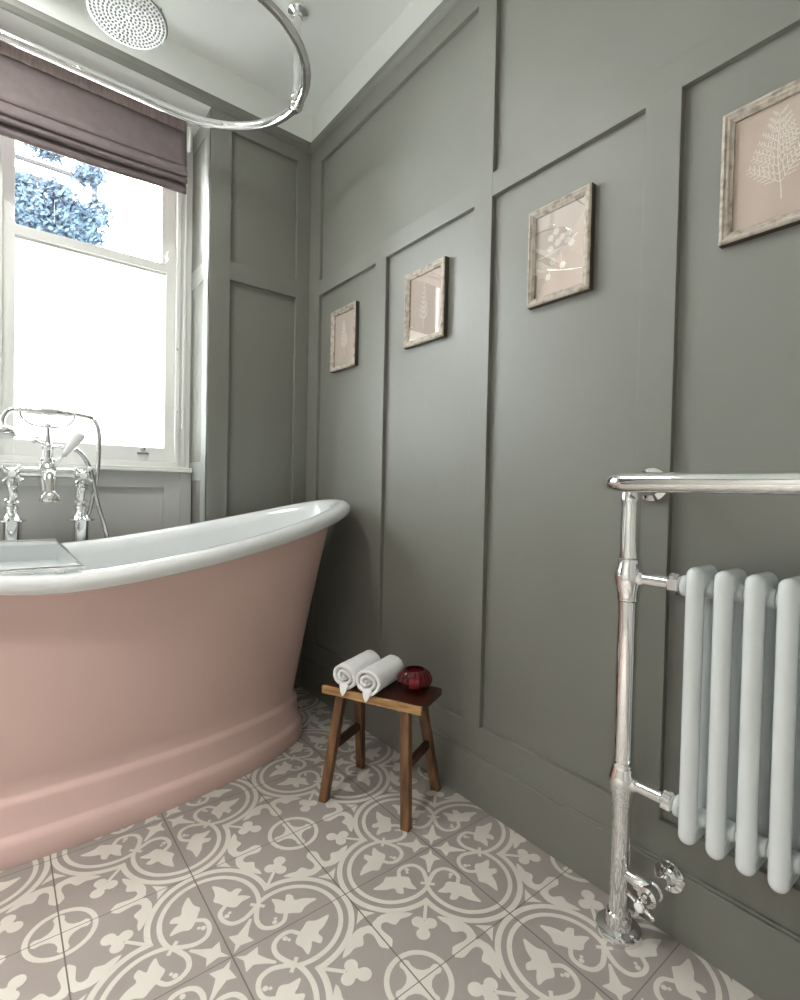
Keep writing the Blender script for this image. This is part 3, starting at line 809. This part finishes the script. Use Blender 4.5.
# ------------------------------------------------------------------ framed botanical prints
def fern(bm, X, o, s, n=8, width=.6):
    """a branching frond lying in the plane x = X; o = (y, z) of the stalk foot, s = height, y runs away from the viewer's right"""
    def st(a, b, w0, w1):
        d = Vector((0, b[0]-a[0], b[1]-a[1])); L = d.length
        if L < 1e-5: return
        nn = Vector((0, -d.z, d.y))/L
        A = Vector((X, a[0], a[1])); B = Vector((X, b[0], b[1]))
        bm.faces.new([bm.verts.new(A+nn*w0), bm.verts.new(B+nn*w1), bm.verts.new(B-nn*w1), bm.verts.new(A-nn*w0)])
    def branch(a, ang, L, lvl):
        k = max(4, int(n*L/s*1.2)) if lvl == 0 else 6
        w = .0011 if lvl == 0 else (.0007 if lvl == 1 else .0009)
        prev = a; an = ang
        for i in range(k):
            an += rnd.uniform(-.05, .05); q = (prev[0]+math.sin(an)*L/k, prev[1]+math.cos(an)*L/k)
            st(prev, q, w, w*.8)
            if lvl < 2 and (i > 0 or lvl):
                f = (1-(i/k))
                for sg in (-1, 1):
                    branch(q, an+sg*rnd.uniform(.65, .85), (L*.50*width*(f*.9+.15)) if lvl == 0 else L*.28*(f*.7+.3), lvl+1)
            prev = q
    branch(o, 0, s, 0)

def berries(bm, X, cy, cz):
    def disc(y, z, r, n=8):
        bm.faces.new([bm.verts.new((X, y+r*math.cos(2*PI*k/n), z+r*math.sin(2*PI*k/n))) for k in range(n)])
    def line(pts, w):
        q = catmull([(X, a, b) for a, b in pts], 6)
        for i, (a, b) in enumerate(zip(q, q[1:])):
            d = b-a; nn = Vector((0, -d.z, d.y)).normalized()*w
            bm.faces.new([bm.verts.new(v) for v in (a+nn, b+nn, b-nn, a-nn)])
    line([(cy+.070, cz-.002), (cy+.03, cz-.001), (cy-.01, cz+.008), (cy-.052, cz+.026)], .0012)
    for (a, b) in ((.028, .040), (.012, .052), (-.008, .032), (-.026, .036), (-.034, .008), (.020, -.022), (-.010, -.040), (.034, -.058), (.006, .022), (-.022, .018), (.028, .012)):
        line([(cy+a*.35, cz+b*.2), (cy+a, cz+b)], .0005)
        for k in range(7):
            an = k*PI/3; disc(cy+a+.0065*math.cos(an)*(k > 0), cz+b+.0062*math.sin(an)*(k > 0), .0036)

def picture(y, w, z0, z1, label, art):
    t = thing('framed_print', label, 'picture', (D, y, (z0+z1)/2), 'framed botanical prints along the panelled wall')
    h = z1-z0; zc = (z0+z1)/2; F = .021
    # moulded frame, mitred, swept round the rectangle: (inwards, distance from wall)
    prof = [(0, .0005), (0, .017), (.003, .0205), (.007, .0215), (.010, .019), (.014, .0185), (.017, .0155), (F, .0135), (F, .008), (F, .0005)]
    bm = BM(); rings = []
    for sy, sz in ((-1, -1), (1, -1), (1, 1), (-1, 1)):
        rings.append([bm.verts.new((D-d, y+sy*(w/2-i), zc+sz*(h/2-i))) for i, d in prof])
    for a in range(4):
        A, B = rings[a], rings[(a+1) % 4]
        for k in range(len(prof)):
            j = (k+1) % len(prof); f = bm.faces.new((A[k], A[j], B[j], B[k])); f.material_index = 1 if k == 0 else 0
    obj('frame', bm, [M['frame'], M['frame_side']], t, smooth=False)
    bm = BM(); box(bm, D-.008, D-.001, y-w/2+F-.001, y+w/2-F+.001, z0+F-.001, z1-F+.001); obj('backing_paper', bm, M['paper'], t, smooth=False)
    X = D-.0083; bm = BM()
    if art == 'fern': fern(bm, X, (y-.004, z0+.055), .155, 9, .85)
    elif art == 'small': fern(bm, X, (y, z0+.060), .135, 8, .55)
    elif art == 'grass': fern(bm, X, (y+.01, z0+.050), .15, 8, .4)
    else: berries(bm, X, y, zc)
    obj('botanical_print', bm, M['print'], t, smooth=False)
    bm = BM(); yy, zz = w/2-F+.0005, h/2-F+.0005
    bm.faces.new([bm.verts.new((D-.0125, y+a*yy, zc+b*zz)) for a, b in ((-1, -1), (1, -1), (1, 1), (-1, 1))])
    obj('picture_glass', bm, M['picglass'], t, smooth=False)
Z0, Z1 = 1.427, 1.682
picture(1.842, .192, Z0, Z1, 'small framed print nearest the corner above the far end of the bathtub', 'small')
picture(1.328, .204, Z0, Z1, 'framed print whose glass mirrors the bright window, second from the corner', 'grass')
picture(.803, .187, Z0, Z1, 'framed print of a white berry sprig on dusty pink, right of the tall central stile', 'berries')
picture(.3305, .192, Z0, Z1, 'framed print of a white fern frond, above the towel radiator', 'fern')

# ------------------------------------------------------------------ stool, towels and ruby bowl
TOPZ = .3335
SO = Vector((-.204, 1.239, 0)); SL = Vector((.428, -.904, 0)).normalized(); SW = Vector((.904, .428, 0)).normalized(); UZ = Vector((0, 0, 1))
def S(l, w, z): return SO + SL*l + SW*w + UZ*z
def build_stool():
    t = thing('wooden_stool', 'small rustic wooden stool with splayed square legs by the panelled wall', 'stool', tuple(SO))
    t.rotation_euler = (0, 0, math.atan2(SL.y, SL.x))
    RZ = Matrix.Rotation(-math.atan2(SL.y, SL.x), 4, 'Z')
    def sobj(name, bm, m, **k):
        bmesh.ops.transform(bm, matrix=Matrix.Translation(SO) @ RZ @ Matrix.Translation(-SO), verts=bm.verts)
        return obj(name, bm, m, t, **k)
    top = TOPZ; th = .022
    bm = BM(); orient_box(bm, S(0, .000, top-th/2), SL, SW, UZ, .161, .077, th/2)
    sobj('seat', bm, M['wood_top'], bevel=.003, angle=40)
    bm = BM(); orient_box(bm, S(0, -.0810, top-th/2-.0005), SL, SW, UZ, .165, .0055, th/2+.0005)
    sobj('seat_edge', bm, M['wood_edge'], bevel=.002)
    legs = {}
    for sl in (-1, 1):
        for sw in (-1, 1):
            a = S(.104 if sl > 0 else -.113, -.055 if sw < 0 else .046, top-th+.001); b = S(sl*.136, sw*.107, 0)
            legs[(sl, sw)] = (a, b)
            bm = BM(); r = []
            for P, hh in ((a, (.0145, .0125)), (b, (.0135, .0115))):
                r.append([bm.verts.new(P + SL*i*hh[0] + SW*j*hh[1]) for i, j in ((-1, -1), (1, -1), (1, 1), (-1, 1))])
            for k in range(4): bm.faces.new((r[0][k], r[0][(k+1) % 4], r[1][(k+1) % 4], r[1][k]))
            bm.faces.new(r[0]); bm.faces.new(r[1])
            sobj('leg', bm, M['wood_leg'], bevel=.003, seg=3)
        f = .5
        p = legs[(sl, -1)][0].lerp(legs[(sl, -1)][1], f); q = legs[(sl, 1)][0].lerp(legs[(sl, 1)][1], f)
        d = (q-p).normalized(); bm = BM(); orient_box(bm, (p+q)/2, SL, d, UZ, .008, (q-p).length/2-.006, .013)
        sobj('stretcher', bm, M['wood_top'], bevel=.002)
build_stool()

def towel(l, w0, w1, r, label, seed, dz=0):
    g = random.Random(seed)
    a0 = S(l, w0, TOPZ+r+.0008); a1 = S(l+.003, w1, TOPZ+r+.0008); ax = (a1-a0).normalized(); side = SL
    t_b = BM(); turns = 2.6; n = 110; m = 14
    rows = []
    for i in range(m+1):
        c = a0.lerp(a1, i/m); row = []
        for k in range(n+1):
            q = k/n; th = -2*PI*turns*q + 2*PI*turns - PI*.5
            rad = .006 + (r-.006)*q
            sq = 1 + .02*math.sin(5*q*PI+i*.5)
            end = .0025*math.sin(th*2+seed) if i in (0, m) else 0
            p = c + side*(math.cos(th)*rad*sq*1.04) + UZ*(math.sin(th)*rad*(.96)) + ax*(end + (.004*math.sin(th*1.0+seed)*(1 if i == 0 else -1) if i in (0, m) else 0)) + Vector((g.gauss(0, .0003), g.gauss(0, .0003), g.gauss(0, .0003)))
            p.z = max(p.z, TOPZ+.0016)
            row.append(t_b.verts.new(p))
        rows.append(row)
    for A, B in zip(rows, rows[1:]):
        for k in range(n): t_b.faces.new((A[k], A[k+1], B[k+1], B[k]))
    o = obj('rolled_towel', t_b, M['towel'], None, angle=180)
    so = o.modifiers.new('t', 'SOLIDIFY'); so.thickness = .0088; so.offset = -1
    o['label'] = label; o['category'] = 'towel'; o['group'] = 'rolled towels on the stool'
    # loose corner flopping over the front edge
    bm = BM(); e = S(l+.004, w0-.002, TOPZ+.012)
    pts = [(e + SL*-.016 + UZ*.010), (e + SL*.016 + UZ*.012), (e + SL*.010 - SW*.008 - UZ*.012), (e + SL*.001 - SW*.009 - UZ*.024), (e + SL*-.008 - SW*.007 - UZ*.010)]
    f0 = [bm.verts.new(p) for p in pts]; f1 = [bm.verts.new(p + SW*.007) for p in pts]
    bm.faces.new(f0); bm.faces.new(f1)
    for k in range(5): bm.faces.new((f0[k], f0[(k+1) % 5], f1[(k+1) % 5], f1[k]))
    c = obj('loose_corner', bm, M['towel'], o, bevel=.003, seg=3)
towel(-.086, -.094, .062, .0440, 'rolled white towel on the stool, nearer the bathtub', 3)
towel(-.004, -.100, .062, .0435, 'rolled white towel on the stool, in the middle next to the red glass bowl', 8)

bm = BM(); c = S(.094, .022, TOPZ+.0004)
outer = [(0, 0), (0, .022), (.003, .028), (.010, .038), (.022, .0455), (.034, .0465), (.046, .041), (.055, .031), (.057, .027), (.056, .0245), (.050, .029), (.042, .036), (.032, .041), (.020, .039), (.010, .030), (.007, .018), (.007, 0)]
lathe(bm, c, (0, 0, 1), outer, 96, 16, .035)
for v in bm.verts: v.co = c + (v.co-c)*1.1
o = obj('ruby_glass_bowl', bm, M['redglass'], angle=60)
o['label'] = 'round ribbed ruby red glass candle bowl on the right end of the stool'; o['category'] = 'candle holder'
bm = BM(); lathe(bm, c, (0, 0, 1), [(.0075, 0), (.0075, .017), (.009, .018), (.024, .018), (.025, .016), (.0235, 0)], 24)
w_ = obj('candle_wax', bm, M['wax'], o)
bm = BM(); tube(bm, [c+UZ*.0235, c+UZ*.031], .0008, 6); obj('wick', bm, M['rubber'], o)

# ------------------------------------------------------------------ light, world, camera
W = bpy.data.worlds.new('World'); SC.world = W; W.use_nodes = True
bg = W.node_tree.nodes['Background']; bg.inputs[0].default_value = (.93, .97, 1, 1); bg.inputs[1].default_value = 58.0

def area(name, loc, rot, size, power, col=(1, 1, 1), sy=None, portal=False, spread=PI):
    L = bpy.data.lights.new(name, 'AREA'); L.energy = power; L.color = col; L.shape = 'RECTANGLE' if sy else 'DISK'; L.size = size
    if sy: L.size_y = sy
    L.spread = spread
    if portal: L.cycles.is_portal = True
    o = bpy.data.objects.new(name, L); COL.objects.link(o); o.location = loc; o.rotation_euler = rot; return o
area('window_portal', (-.815, 2.53, 1.72), (-PI/2, 0, 0), .66, 1, sy=1.5, portal=True)
area('window_portal', (-1.555, 2.53, 1.72), (-PI/2, 0, 0), .66, 1, sy=1.5, portal=True)
WARM = (1, .985, .955)
for dx, dy, e, sp in ((-2.0, -.35, 4, 84), (-2.05, .45, 26, 88), (-1.25, 1.62, 15, 170)):  # added fill lights out of view, brightening bath front, basin and floor
    area('added_ceiling_fill', (dx, dy, ZC-.012), (0, 0, 0), .45 if dy > 1 else .22, e, WARM, spread=math.radians(sp))

cam = bpy.data.cameras.new('Camera'); co = bpy.data.objects.new('Camera', cam); COL.objects.link(co)
co.matrix_world = Matrix(((CR.x, CU.x, -CF.x, CP.x), (CR.y, CU.y, -CF.y, CP.y), (CR.z, CU.z, -CF.z, CP.z), (0, 0, 0, 1)))
cam.sensor_fit = 'HORIZONTAL'; cam.sensor_width = 36; cam.lens = 513.74*36/800; cam.clip_start = .02
SC.camera = co

SC.view_settings.view_transform = 'Standard'; SC.view_settings.look = 'None'; SC.view_settings.gamma = 1; SC.view_settings.use_curve_mapping = False
SC.view_settings.exposure = 0.3
SC.cycles.use_denoising = True
SC.cycles.max_bounces = 14; SC.cycles.diffuse_bounces = 6; SC.cycles.glossy_bounces = 6; SC.cycles.transmission_bounces = 10; SC.cycles.transparent_max_bounces = 16
SC.cycles.sample_clamp_indirect = 8
